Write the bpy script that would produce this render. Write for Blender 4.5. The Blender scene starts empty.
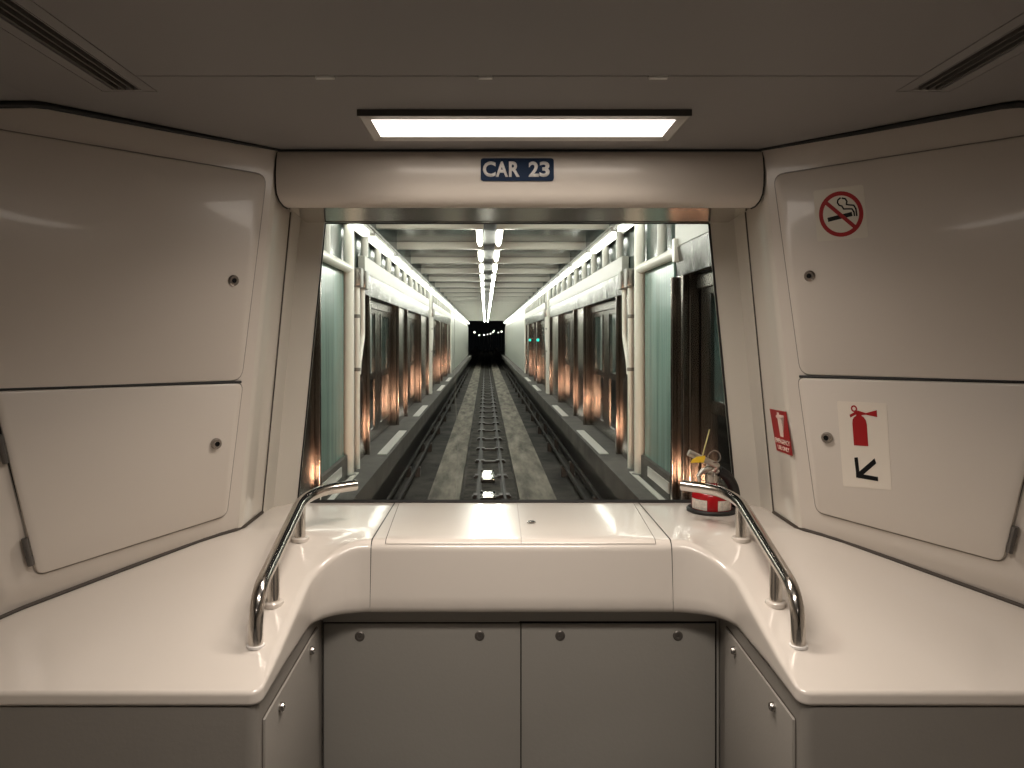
import bpy, bmesh, math, random
from mathutils import Vector, Matrix
random.seed(7)
scn = bpy.context.scene
COL = scn.collection
PI = math.pi
H = 1.5            # eye height above the car floor (world z of the camera)
S = 1.2            # metres per working unit inside the car
XC = 0.055         # the car's centre line lies a little right of the eye
TH = math.atan(11.5 / 750)   # the guideway runs at a slight angle to the car

# ------------------------------------------------------------------ materials
def mat(name, col, rough=0.4, metal=0.0, coat=0.0, bump=0.0, bscale=60, var=0.0, vscale=3.0, aniso=0.0, arot=0.0,
        emit=None, estr=0.0, spec=None, stretch=None):
    m = bpy.data.materials.new(name); m.use_nodes = True
    nt = m.node_tree; b = nt.nodes['Principled BSDF']
    b.inputs['Base Color'].default_value = (*col, 1)
    b.inputs['Roughness'].default_value = rough
    b.inputs['Metallic'].default_value = metal
    b.inputs['Coat Weight'].default_value = coat
    b.inputs['Coat Roughness'].default_value = 0.06
    if spec is not None: b.inputs['Specular IOR Level'].default_value = spec
    tc = nt.nodes.new('ShaderNodeTexCoord')
    src = tc.outputs['Object']
    if stretch:
        mp = nt.nodes.new('ShaderNodeMapping'); mp.inputs['Scale'].default_value = stretch
        nt.links.new(src, mp.inputs['Vector']); src = mp.outputs['Vector']
    if var > 0:
        n = nt.nodes.new('ShaderNodeTexNoise'); n.inputs['Scale'].default_value = vscale; n.inputs['Detail'].default_value = 6
        n.inputs['Roughness'].default_value = 0.65
        r = nt.nodes.new('ShaderNodeValToRGB')
        r.color_ramp.elements[0].position = 0.35; r.color_ramp.elements[1].position = 0.68
        r.color_ramp.elements[0].color = (*[c * (1 - var) for c in col], 1)
        r.color_ramp.elements[1].color = (*[min(1, c * (1 + var * 0.6)) for c in col], 1)
        nt.links.new(src, n.inputs['Vector']); nt.links.new(n.outputs['Fac'], r.inputs['Fac'])
        nt.links.new(r.outputs['Color'], b.inputs['Base Color'])
    if bump > 0:
        n2 = nt.nodes.new('ShaderNodeTexNoise'); n2.inputs['Scale'].default_value = bscale; n2.inputs['Detail'].default_value = 3
        bp = nt.nodes.new('ShaderNodeBump'); bp.inputs['Strength'].default_value = bump; bp.inputs['Distance'].default_value = 0.01
        nt.links.new(src, n2.inputs['Vector']); nt.links.new(n2.outputs['Fac'], bp.inputs['Height'])
        nt.links.new(bp.outputs['Normal'], b.inputs['Normal'])
        if coat > 0: nt.links.new(bp.outputs['Normal'], b.inputs['Coat Normal'])
    if aniso > 0:
        b.inputs['Anisotropic'].default_value = aniso; b.inputs['Anisotropic Rotation'].default_value = arot
        t = nt.nodes.new('ShaderNodeTangent'); t.direction_type = 'RADIAL'; t.axis = 'Z'
        nt.links.new(t.outputs['Tangent'], b.inputs['Tangent'])
    if emit:
        b.inputs['Emission Color'].default_value = (*emit, 1); b.inputs['Emission Strength'].default_value = estr
    return m

def glass_mat(name, tint=(1, 1, 1), refl=1.0):
    m = bpy.data.materials.new(name); m.use_nodes = True; nt = m.node_tree
    for n in list(nt.nodes):
        if n.type != 'OUTPUT_MATERIAL': nt.nodes.remove(n)
    out = [n for n in nt.nodes if n.type == 'OUTPUT_MATERIAL'][0]
    tr = nt.nodes.new('ShaderNodeBsdfTransparent'); tr.inputs['Color'].default_value = (*tint, 1)
    gl = nt.nodes.new('ShaderNodeBsdfGlossy'); gl.inputs['Roughness'].default_value = 0.02
    fr = nt.nodes.new('ShaderNodeFresnel'); fr.inputs['IOR'].default_value = 1.35
    mu = nt.nodes.new('ShaderNodeMath'); mu.operation = 'MULTIPLY'; mu.inputs[1].default_value = refl
    mx = nt.nodes.new('ShaderNodeMixShader')
    nt.links.new(fr.outputs[0], mu.inputs[0]); nt.links.new(mu.outputs[0], mx.inputs[0])
    nt.links.new(tr.outputs[0], mx.inputs[1]); nt.links.new(gl.outputs[0], mx.inputs[2])
    nt.links.new(mx.outputs[0], out.inputs[0])
    return m

M = {}
FRP = (0.70, 0.638, 0.572)
M['shell'] = mat('gelcoat', FRP, 0.22, coat=0.5, bump=0.035, bscale=9)
M['wall'] = mat('wall_panel', (0.64, 0.578, 0.512), 0.34, coat=0.25, bump=0.03, bscale=7)
M['strip'] = mat('gloss_panel', (0.66, 0.61, 0.535), 0.16, coat=0.6, bump=0.03, bscale=6)
M['base'] = mat('base_panel', (0.24, 0.221, 0.196), 0.5, bump=0.04, bscale=120)
M['recess'] = mat('recess_panel', (0.32, 0.303, 0.272), 0.6, bump=0.04, bscale=120)
M['ceiling'] = mat('ceiling_panel', (0.265, 0.25, 0.238), 0.5, bump=0.02, bscale=150)
M['header'] = mat('header_panel', (0.68, 0.615, 0.545), 0.3, coat=0.2)
M['soffit'] = mat('soffit_gloss', (0.75, 0.72, 0.66), 0.14, metal=0.85, bump=0.05, bscale=8)
M['jamb'] = mat('jamb_paint', (0.60, 0.56, 0.49), 0.35)
M['rubber'] = mat('black_rubber', (0.012, 0.011, 0.010), 0.6)
M['gap'] = mat('dark_gap', (0.02, 0.018, 0.016), 0.7)
M['gasket'] = mat('brown_gasket', (0.06, 0.047, 0.036), 0.6)
M['slat'] = mat('vent_slat', (0.10, 0.09, 0.08), 0.6)
M['floor'] = mat('car_floor', (0.10, 0.095, 0.09), 0.7, var=0.2, vscale=20)
M['chrome'] = mat('polished_steel', (0.64, 0.605, 0.56), 0.16, metal=1.0)
M['glint'] = mat('glint_white', (0.85, 0.84, 0.80), 0.3)  # white paint standing in for glints of light on the ceiling seam
M['lock'] = mat('lock_steel', (0.42, 0.39, 0.36), 0.25, metal=1.0)
M['bolt'] = mat('dull_bolt', (0.16, 0.145, 0.13), 0.4, metal=0.6)
M['hinge'] = mat('hinge_steel', (0.16, 0.15, 0.14), 0.45, metal=0.8)
M['lens'] = mat('lamp_lens', (0.9, 0.9, 0.88), 0.4, emit=(1.0, 0.90, 0.80), estr=5.0)
M['lampframe'] = mat('lamp_frame', (0.42, 0.39, 0.35), 0.4)
M['lampedge'] = mat('lamp_edge', (0.06, 0.055, 0.05), 0.4)
M['glass'] = glass_mat('windshield', (0.97, 0.99, 0.975), 0.6)
M['blue'] = mat('sign_blue', (0.003, 0.018, 0.055), 0.5, spec=0.2)
M['white'] = mat('sign_white', (0.78, 0.75, 0.72), 0.5)
M['paper'] = mat('sticker_white', (0.74, 0.67, 0.58), 0.4)
M['clearfilm'] = mat('sticker_film', (0.72, 0.665, 0.575), 0.25)
M['red'] = mat('sign_red', (0.33, 0.012, 0.014), 0.4, spec=.3)
M['black'] = mat('print_black', (0.008, 0.0075, 0.0075), 0.6, spec=.15)
M['softgap'] = mat('soft_gap', (0.27, 0.24, 0.205), 0.6)
M['pinkwhite'] = mat('sign_pale', (0.80, 0.62, 0.54), 0.4)
M['extred'] = mat('extinguisher_red', (0.36, 0.006, 0.010), 0.25, coat=0.4)
M['label'] = mat('cylinder_label', (0.72, 0.66, 0.58), 0.5, var=0.25, vscale=120)
M['yellow'] = mat('yellow_tag', (0.80, 0.52, 0.03), 0.5)
M['cord'] = mat('tie_cord', (0.55, 0.50, 0.22), 0.5)
M['cast'] = mat('cast_metal', (0.55, 0.52, 0.46), 0.32, metal=0.8)
# outside
M['concrete'] = mat('pad_concrete', (0.235, 0.213, 0.175), 0.8, spec=.25, var=0.6, vscale=2.0, bump=0.2, bscale=25, stretch=(2.2, 0.35, 1))
M['darkfloor'] = mat('trench_floor', (0.05, 0.046, 0.039), 0.8, spec=.2, var=0.85, vscale=1.3, bump=0.15, bscale=15)
M['midfloor'] = mat('centre_floor', (0.06, 0.055, 0.046), 0.85, spec=.15, var=0.8, vscale=2.6, bump=0.2, bscale=18)
M['nosing'] = mat('nosing_concrete', (0.11, 0.104, 0.093), 0.65, spec=.3, var=0.35, vscale=2)
M['trough'] = mat('trough_black', (0.025, 0.024, 0.022), 0.45)
M['rail'] = mat('rail_steel', (0.028, 0.026, 0.022), 0.6, metal=0.0, spec=.3)
M['tie'] = mat('tie_steel', (0.06, 0.055, 0.05), 0.5, metal=0.5)
M['white_steel'] = mat('white_paint_steel', (0.86, 0.85, 0.77), 0.35)
M['fascia'] = mat('fascia_paint', (0.36, 0.355, 0.315), 0.4)
M['post'] = mat('post_paint', (0.52, 0.515, 0.465), 0.4)
M['endpanel'] = mat('pale_panel', (0.42, 0.44, 0.395), 0.4, var=0.12, vscale=1.5, stretch=(1, 1, 0.15))
M['steel'] = mat('brushed_steel', (0.17, 0.168, 0.16), 0.2, metal=1.0, bump=1.0, bscale=2.6)
M['brownsteel'] = mat('brown_steel', (0.33, 0.28, 0.245), 0.15, metal=1.0, aniso=0.8, arot=0.0, var=0.25, vscale=3, stretch=(8, 8, 0.25))
M['frame'] = mat('door_frame_steel', (0.30, 0.275, 0.245), 0.24, metal=1.0, aniso=0.75)
M['pane'] = mat('door_glass', (0.055, 0.09, 0.082), 0.06, spec=0.9)
M['blackpane'] = mat('door_black_glass', (0.010, 0.010, 0.009), 0.08)
M['teal'] = mat('frosted_teal_glass', (0.20, 0.315, 0.28), 0.25, spec=0.35, var=0.4, vscale=2.0, stretch=(3, 3, 0.12))
M['roofglass'] = mat('roof_glass', (0.055, 0.08, 0.073), 0.2, spec=0.6, var=0.6, vscale=2.5)
M['tube'] = mat('strip_tube', (0.9, 0.9, 0.9), 0.4, emit=(1.0, 0.995, 0.90), estr=44.0)
M['sidetube'] = mat('side_strip_tube', (0.9, 0.9, 0.9), 0.4, emit=(0.99, 1.0, 0.90), estr=6.0)
M['housing'] = mat('strip_housing', (0.55, 0.54, 0.50), 0.4)
M['channel'] = mat('dark_channel', (0.06, 0.06, 0.055), 0.5)
M['box'] = mat('junction_grey', (0.24, 0.235, 0.205), 0.45)
M['plate'] = mat('threshold_steel', (0.82, 0.80, 0.75), 0.35, metal=0.35)
M['trackplate'] = mat('worn_steel_plate', (0.15, 0.145, 0.13), 0.10, metal=1.0, bump=0.35, bscale=9)
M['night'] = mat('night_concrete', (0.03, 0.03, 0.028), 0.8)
M['dlamp'] = mat('far_lamp', (1, 1, 1), 0.4, emit=(1.0, 0.95, 0.80), estr=5.0)
M['green'] = mat('signal_green', (0.02, 0.3, 0.25), 0.4, emit=(0.03, 0.75, 0.60), estr=1.2)
M['headlens'] = mat('headlamp_lens', (0.9, 0.85, 0.75), 0.3, emit=(1.0, 0.62, 0.34), estr=8.0)

# ------------------------------------------------------------------ object helpers
def mk(bm, name, m, parent=None, smooth=35):
    """links a bmesh given in world coordinates as ONE mesh object"""
    bmesh.ops.recalc_face_normals(bm, faces=bm.faces)
    me = bpy.data.meshes.new(name)
    if parent is not None: off = WORLD[parent.name]
    else:
        xs = [v.co for v in bm.verts]
        off = Vector((sum((min(c[i] for c in xs), max(c[i] for c in xs))) / 2 for i in range(2)))
        off = Vector((off.x, off.y, min(c.z for c in xs)))
    bmesh.ops.translate(bm, verts=bm.verts, vec=-off)
    bm.to_mesh(me); bm.free()
    if smooth:
        me.shade_smooth(); me.set_sharp_from_angle(angle=math.radians(smooth))
    me.materials.append(M[m])
    o = bpy.data.objects.new(name, me); COL.objects.link(o)
    if smooth and m in ('brownsteel', 'plate', 'white_steel', 'endpanel', 'trackplate', 'box', 'fascia', 'tie', 'trough'):
        wn = o.modifiers.new('even_normals', 'WEIGHTED_NORMAL'); wn.keep_sharp = True
    if parent is not None:
        o.parent = parent; o.location = (0, 0, 0)
    else: o.location = off
    WORLD[o.name] = Vector(off)
    return o
WORLD = {}
def thing(name, label, cat, loc, group=None, kind=None):
    o = bpy.data.objects.new(name, None); COL.objects.link(o); o.empty_display_size = 0.1
    o.location = loc; WORLD[o.name] = Vector(loc)
    return tag(o, label, cat, group, kind)
def tag(o, label=None, cat=None, group=None, kind=None):
    if label: o['label'] = label
    if cat: o['category'] = cat
    if group: o['group'] = group
    if kind: o['kind'] = kind
    return o
def dup(o, delta, label=None, parent=None):
    c = o.copy(); COL.objects.link(c)
    if parent is not None: c.parent = parent
    else: c.location = Vector(o.location) + Vector(delta)
    if label: c['label'] = label
    for ch in list(o.children): dup(ch, delta, None, c)
    return c
TUN = []
def tun(o): TUN.append(o); return o

def box(bm, x0, x1, y0, y1, z0, z1, bev=0.0):
    b = bmesh.new() if bev else bm
    vs = [b.verts.new((x, y, z)) for x in (x0, x1) for y in (y0, y1) for z in (z0, z1)]
    for f in ((0, 1, 3, 2), (4, 6, 7, 5), (0, 4, 5, 1), (2, 3, 7, 6), (0, 2, 6, 4), (1, 5, 7, 3)):
        b.faces.new([vs[i] for i in f])
    if bev:
        bmesh.ops.bevel(b, geom=list(b.edges), offset=bev, segments=2, affect='EDGES', profile=0.5)
        me = bpy.data.meshes.new('t'); b.to_mesh(me); b.free(); bm.from_mesh(me); bpy.data.meshes.remove(me)
    return bm
def fillet_path(pts, rads, n=8):
    pts = [Vector(p) for p in pts]; out = [pts[0]]
    for i in range(1, len(pts) - 1):
        a, b, c = pts[i - 1], pts[i], pts[i + 1]
        r = rads[i - 1] if isinstance(rads, (list, tuple)) else rads
        p, q = b + (a - b).normalized() * r, b + (c - b).normalized() * r
        for k in range(n + 1):
            t = k / n; out.append(p * (1 - t) ** 2 + b * 2 * t * (1 - t) + q * t * t)
    out.append(pts[-1]); return out
def tube(bm, pts, r, seg=16, cap=True):
    pts = [Vector(p) for p in pts]; rings = []; N = None
    for i, p in enumerate(pts):
        t = (pts[min(i + 1, len(pts) - 1)] - pts[max(i - 1, 0)]).normalized()
        if N is None:
            N = t.orthogonal().normalized()
        N = (N - t * N.dot(t)).normalized(); B = t.cross(N)
        rr = r[i] if isinstance(r, (list, tuple)) else r
        rings.append([bm.verts.new(p + (N * math.cos(2 * PI * k / seg) + B * math.sin(2 * PI * k / seg)) * rr) for k in range(seg)])
    for a, b in zip(rings, rings[1:]):
        for k in range(seg): bm.faces.new((a[k], a[(k + 1) % seg], b[(k + 1) % seg], b[k]))
    if cap: bm.faces.new(rings[0][::-1]); bm.faces.new(rings[-1])
    return bm
def lathe(bm, prof, centre, axis=(0, 0, 1), seg=32):
    """prof: list of (radius, height along the axis)"""
    ax = Vector(axis).normalized(); N = ax.orthogonal().normalized(); B = ax.cross(N); c = Vector(centre); rings = []
    for r, h in prof:
        rings.append([bm.verts.new(c + ax * h + (N * math.cos(2 * PI * k / seg) + B * math.sin(2 * PI * k / seg)) * max(r, 1e-5)) for k in range(seg)])
    for a, b in zip(rings, rings[1:]):
        for k in range(seg): bm.faces.new((a[k], a[(k + 1) % seg], b[(k + 1) % seg], b[k]))
    bm.faces.new(rings[0][::-1]); bm.faces.new(rings[-1])
    return bm
def round_poly(poly, rad, n=5):
    """rounds the corners of a 2D polygon"""
    out = []; P = [Vector((*p, 0)) for p in poly]; L = len(P)
    for i in range(L):
        a, b, c = P[i - 1], P[i], P[(i + 1) % L]
        r = rad[i] if isinstance(rad, (list, tuple)) else rad
        r = min(r, (a - b).length * 0.48, (c - b).length * 0.48)
        if r <= 0: out.append((b.x, b.y)); continue
        p, q = b + (a - b).normalized() * r, b + (c - b).normalized() * r
        for k in range(n + 1):
            t = k / n; v = p * (1 - t) ** 2 + b * 2 * t * (1 - t) + q * t * t; out.append((v.x, v.y))
    return out
def inset_poly(poly, d):
    L = len(poly); area = sum(poly[i][0] * poly[(i + 1) % L][1] - poly[(i + 1) % L][0] * poly[i][1] for i in range(L))
    sg = 1 if area > 0 else -1; out = []
    for i in range(L):
        a, b, c = (Vector(poly[j]) for j in (i - 1, i, (i + 1) % L))
        t1, t2 = (b - a), (c - b)
        if t1.length < 1e-9 or t2.length < 1e-9: out.append(tuple(b)); continue
        t1.normalize(); t2.normalize()
        n = Vector((-t1.y, t1.x)) + Vector((-t2.y, t2.x))
        if n.length < 1e-6: n = Vector((-t1.y, t1.x))
        n.normalize(); k = max(0.4, n.dot(Vector((-t1.y, t1.x))))
        v = b + n * (sg * d / k); out.append((v.x, v.y))
    return out
def slab(bm, poly, f, d0, d1, bev=0.0):
    """extrudes a 2D polygon between offsets d0 and d1 of a surface f(a, b, d) -> 3D, with a soft outer edge"""
    rings = [[f(a, b, d0) for a, b in poly]]
    if bev:
        rings.append([f(a, b, d1 - bev) for a, b in poly])
        p1 = inset_poly(poly, bev * 0.3); rings.append([f(a, b, d1 - bev * 0.3) for a, b in p1])
        p2 = inset_poly(poly, bev); rings.append([f(a, b, d1) for a, b in p2])
    else: rings.append([f(a, b, d1) for a, b in poly])
    vr = [[bm.verts.new(p) for p in r] for r in rings]; L = len(poly)
    for a, b in zip(vr, vr[1:]):
        for k in range(L): bm.faces.new((a[k], a[(k + 1) % L], b[(k + 1) % L], b[k]))
    cap = bm.faces.new(vr[-1]); bot = bm.faces.new(vr[0][::-1])
    bmesh.ops.triangulate(bm, faces=[cap, bot])
    return bm
def text_polys(bm, s, f, x0, y0, w, h, d0, d1, weight=0.0):
    """solid lettering laid on a surface f(a, b, d), filling the box x0, y0, w, h"""
    cu = bpy.data.curves.new('lettering', 'FONT'); cu.body = s; cu.size = 1; cu.offset = weight; cu.resolution_u = 4
    o = bpy.data.objects.new('lettering', cu); COL.objects.link(o)
    bpy.context.view_layer.update()
    me = bpy.data.meshes.new_from_object(o.evaluated_get(bpy.context.evaluated_depsgraph_get()))
    bpy.data.objects.remove(o); bpy.data.curves.remove(cu)
    t = bmesh.new(); t.from_mesh(me); bpy.data.meshes.remove(me)
    xs = [v.co.x for v in t.verts]; ys = [v.co.y for v in t.verts]
    X0, X1, Y0, Y1 = min(xs), max(xs), min(ys), max(ys)
    g = bmesh.ops.extrude_face_region(t, geom=list(t.faces))
    top = set(v for v in g['geom'] if isinstance(v, bmesh.types.BMVert))
    for v in t.verts:
        a = x0 + (v.co.x - X0) / (X1 - X0) * w; b = y0 + (v.co.y - Y0) / (Y1 - Y0) * h
        v.co = f(a, b, d1 if v in top else d0)
    me = bpy.data.meshes.new('t'); t.to_mesh(me); t.free(); bm.from_mesh(me); bpy.data.meshes.remove(me)
    return bm

# ================================================================== THE CAR
def I(u, y, z): return Vector(((u + XC) * S, y * S, z * S + H))
def ibox(bm, u0, u1, y0, y1, z0, z1, bev=0.0):
    a, b = I(u0, y0, z0), I(u1, y1, z1)
    return box(bm, min(a.x, b.x), max(a.x, b.x), min(a.y, b.y), max(a.y, b.y), min(a.z, b.z), max(a.z, b.z), bev)
NB = bmesh.new
SIDES = ((-1, 'left'), (1, 'right'))
CEIL = 0.459
ZB = -0.62
# plan lines of the cab's corner cabinets, as functions of height
def Kp(z): return Vector((0.668 - 0.0904 * (z + 0.459), 1.80 + 0.0283 * (z + 0.459), z))
def Jp(z): return Vector((0.672 - 0.094 * (z + 0.459), 1.967, z))
def Mp(z): return Vector((0.662 - 0.094 * (z + 0.459), 2.037, z))
def Gp(z):
    t = (z + 0.459) / 0.772; y = 2.095 - 0.055 * t
    return Vector(((0.614 - 0.076 * t) * y / 2.095, y, z))
HV = Vector((0.332, -0.34, 0)).normalized()
def Wp(a, z): return Kp(z) + HV * a
def amax(z): return 0.478 + 0.285 * (z + 0.55)
def side3(v, s): return I(s * v.x, v.y, v.z)
NRM = HV.cross(Kp(0.459) - Kp(-0.459)).normalized()
if NRM.dot(-Wp(0.2, 0)) < 0: NRM = -NRM
def wall_f(s): return lambda a, z, d: side3(Wp(a, z) + NRM * d, s)
def hit(s, px, py, P0, n):
    """where the line of sight through a photo pixel meets a cab surface (mirrored for the left side)"""
    o = Vector((-s * XC, 0, 0)); d = Vector((s * (px - 497) / 750, 1, (338 - py) / 750))
    return o + d * ((P0 - o).dot(n) / d.dot(n))
def wall_az(s, px, py):
    p = hit(s, px, py, Kp(0), NRM); return ((p - Kp(p.z)).dot(HV), p.z)
SN = (Jp(0) - Kp(0)).cross(Kp(0.4) - Kp(-0.4)).normalized()
if SN.dot(-Kp(0)) < 0: SN = -SN

# ---- shell of the car: floor, ceiling, walls
tag(mk(ibox(NB(), -1.12, 1.12, -3.0, 2.12, -1.29, -1.25), 'floor', 'floor', smooth=0), kind='structure')
bm = NB()
ibox(bm, -0.687, 0.687, -3.0, 1.312, CEIL, CEIL + 0.02)          # main ceiling panel
ibox(bm, -0.687, 0.687, 1.316, 2.1, CEIL, CEIL + 0.02)           # cove panel over the header
for s, nm in SIDES:
    for (u0, u1, y0, y1) in ((0.6895, 0.712, -3, 1.395), (0.687, 0.80, 1.397, 2.1), (0.712, 0.768, 1.387, 1.395), (0.768, 0.788, -3, 1.395),
                             (0.7895, 0.943, -3, 1.4), (0.80, 0.943, 1.4, 2.1)):
        ibox(bm, s * u0, s * u1, y0, y1, CEIL, CEIL + 0.02)
    vs = [[bm.verts.new(I(s * u, y, z)) for u, z in ((.943, CEIL), (1.15, CEIL - .31 * .207), (1.15, CEIL + .02), (.943, CEIL + .02))] for y in (-3, 2.1)]
    for k in range(4): bm.faces.new((vs[0][k], vs[0][(k + 1) % 4], vs[1][(k + 1) % 4], vs[1][k]))
ibox(bm, -1.13, 1.13, -3, 2.12, CEIL + 0.03, CEIL + 0.05)
tag(mk(bm, 'ceiling', 'ceiling', smooth=0), kind='structure')
tag(mk(ibox(NB(), -1.13, 1.13, -3.04, -3.0, -1.29, CEIL + 0.03), 'wall_back', 'base', smooth=0), kind='structure')

_b0, _b1 = (wall_az(-1, 226, 515), wall_az(-1, 36, 575))
def foot(a, z):
    zd = _b0[1] + (_b1[1] - _b0[1]) * (a - _b0[0]) / (_b1[0] - _b0[0]) - .016
    return -0.012 * min(1, max(0, (zd - z) / .04)) * min(1, max(0, a / .10))
for s, nm in SIDES:
    # cabinet wall: return, 45-degree face, gloss strip; the foot is undercut
    bm = NB()
    zs = [ZB + 0.0]
    def row(fn, side=s):
        return [bm.verts.new(side3(fn(z), side)) for z in zl]
    zl = [CEIL, 0.35, 0.2, 0.0, -0.2, -0.33] + [-.36 - .012 * k for k in range(20)] + [ZB]
    def cpt(z): return Wp(amax(z), z)
    cols = [row(lambda z: Vector((1.13, cpt(z).y - 3.0, z)))] if False else []
    cols.append(row(lambda z: Vector((1.16, cpt(z).y - 0.012, z))))
    cols.append(row(lambda z: cpt(z) + Vector((0.014, -0.004, 0))))
    cols.append(row(lambda z: Wp(amax(z) - 0.004, z) + NRM * (0.001 + foot(amax(z), z))))
    cols.append(row(lambda z: Wp(amax(z) - 0.016, z) + NRM * foot(amax(z) - .016, z)))
    for k in range(1, 13): cols.append(row(lambda z, k=k: Wp((amax(z) - 0.016) * (1 - k / 12) + 0.01 * k / 12, z) + NRM * foot((amax(z) - 0.016) * (1 - k / 12) + 0.01 * k / 12, z)))
    for a, b in zip(cols, cols[1:]):
        for i in range(len(zl) - 1): bm.faces.new((a[i], b[i], b[i + 1], a[i + 1]))
    # car side behind the eye
    sidecol = [bm.verts.new(I(s * 1.13, -3.0, z)) for z in (CEIL, ZB, -1.25)]
    a0 = [bm.verts.new(I(s * 1.13, 1.45, z)) for z in (CEIL, ZB, -1.25)]
    for i in range(2): bm.faces.new((sidecol[i], a0[i], a0[i + 1], sidecol[i + 1]))
    w = tag(mk(bm, 'wall_' + nm, 'wall', smooth=50), kind='structure')
    bm = NB()
    cols = [row(lambda z: Wp(0.01, z)), row(lambda z: Kp(z) + (Wp(0.01, z) - Kp(z)) * 0.3 + Vector((0, 0.003, 0))), row(lambda z: Kp(z) + Vector((0.0, 0.012, 0))), row(lambda z: Kp(z).lerp(Jp(z), 0.5)), row(Jp)]
    for a, b in zip(cols, cols[1:]):
        for i in range(len(zl) - 1): bm.faces.new((a[i], b[i], b[i + 1], a[i + 1]))
    mk(bm, 'corner_strip', 'strip', w, smooth=60)

# ---- front wall with the windscreen opening; jambs
bm = NB()
for s, nm in SIDES:
    zl2 = (CEIL + .03, CEIL, 0.322, 0, -0.459, -0.7)
    for a, b in zip(zl2, zl2[1:]):
        bm.faces.new([bm.verts.new(side3(v, s)) for v in (Gp(a) + Vector((0, .02, 0)), Vector((1.13, 2.115, a)), Vector((1.13, 2.115, b)), Gp(b) + Vector((0, .02, 0)))])
bm.faces.new([bm.verts.new(I(u, 2.115, z)) for u, z in ((-0.62, 0.326), (0.62, 0.326), (0.62, CEIL + .03), (-0.62, CEIL + .03))])
bm.faces.new([bm.verts.new(I(u, 2.115, z)) for u, z in ((-1.13, -0.47), (1.13, -0.47), (1.13, -1.29), (-1.13, -1.29))])
tag(mk(bm, 'wall_front', 'jamb', smooth=0), kind='structure')

ZT, ZS = 0.313, -0.459
win = thing('window_1', 'trapezoid windscreen at the front of the car', 'window', I(0, 2.1, ZS), kind='structure')
bm = NB()
q = [side3(Gp(ZS), -1), side3(Gp(ZS), 1), side3(Gp(ZT), 1), side3(Gp(ZT), -1)]
q = [p + Vector((0, 0.003, 0)) for p in q]
f = bm.faces.new([bm.verts.new(p) for p in q])
mk(bm, 'pane', 'glass', win, smooth=0)
for s, nm in SIDES:
    bm = NB(); zz = [0.46, 0.322, 0.2, 0, -0.2, -0.40, -0.459, -0.52]
    cols = []
    for fn in (lambda z: Jp(z) + Vector((0, .001, 0)), lambda z: Jp(z) + Vector((-0.004, 0.006, 0)), Mp, lambda z: Gp(z) + Vector((0, -0.004, 0)), lambda z: Gp(z) + Vector((0, 0.02, 0))):
        cols.append([bm.verts.new(side3(fn(z), s)) for z in zz])
    for a, b in zip(cols, cols[1:]):
        for i in range(len(zz) - 1): bm.faces.new((a[i], b[i], b[i + 1], a[i + 1]))
    mk(bm, 'window_jamb', 'jamb', win, smooth=20)
    bm = NB(); tube(bm, [side3(Jp(z) + Vector((-.001, 0.001, 0)), s) for z in (0.33, -.459)], 0.0022 * S, 8)
    mk(bm, 'jamb_seam', 'gasket', win)
bm = NB()
gp = [side3(Gp(z) + Vector((-0.003, -0.003, 0)), s) for s, z in ((-1, ZS + .003), (1, ZS + .003), (1, ZT - .002), (-1, ZT - .002))]
for a, b, r in ((0, 1, .0052), (1, 2, .0030), (2, 3, .0018), (3, 0, .0018)):
    tube(bm, [gp[a], gp[b]], r * S, 8)
mk(bm, 'rubber_gasket', 'rubber', win)
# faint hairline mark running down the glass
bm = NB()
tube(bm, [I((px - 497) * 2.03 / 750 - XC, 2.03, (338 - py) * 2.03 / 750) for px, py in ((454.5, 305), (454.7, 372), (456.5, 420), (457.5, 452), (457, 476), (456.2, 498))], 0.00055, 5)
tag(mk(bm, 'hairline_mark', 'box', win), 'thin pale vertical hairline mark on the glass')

# ---- overhead header
hd = thing('overhead_header', 'long pale rounded header box above the windscreen', 'header', I(0, 1.9, ZT))
prof = [(1.90, CEIL - .002), (1.829, CEIL - .002), (1.821, 0.450), (1.816, 0.43), (1.815, 0.40), (1.817, 0.37), (1.822, 0.35), (1.831, 0.335), (1.845, 0.325), (1.856, .322)]
bm = NB(); hw = [0.588, 0.588, .5885, .589, .59, .59, .589, .585, .579, .573]
cols = []
for k in (-1, -.97, -.5, 0, .5, .97, 1): cols.append([bm.verts.new(I(k * w, y, z)) for (y, z), w in zip(prof, hw)])
for a, b in zip(cols, cols[1:]):
    for i in range(len(prof) - 1): bm.faces.new((a[i], b[i], b[i + 1], a[i + 1]))
for c, k in ((cols[0], -1), (cols[-1], 1)):
    back = [bm.verts.new(I(k * w, 2.1, z)) for (y, z), w in zip(prof, hw)]
    for i in range(1, len(prof) - 1): bm.faces.new((c[i], back[i], back[i + 1], c[i + 1]))
mk(bm, 'face', 'header', hd, smooth=50)
bm = NB()
slab(bm, [(1.856, .3215), (2.048, ZT), (2.048, ZT + .005), (1.856, .327)], lambda a, b, d: I(d, a, b), -.573, .573)
tag(mk(bm, 'soffit', 'soffit', hd, smooth=0), 'glossy reflecting underside')

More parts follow.
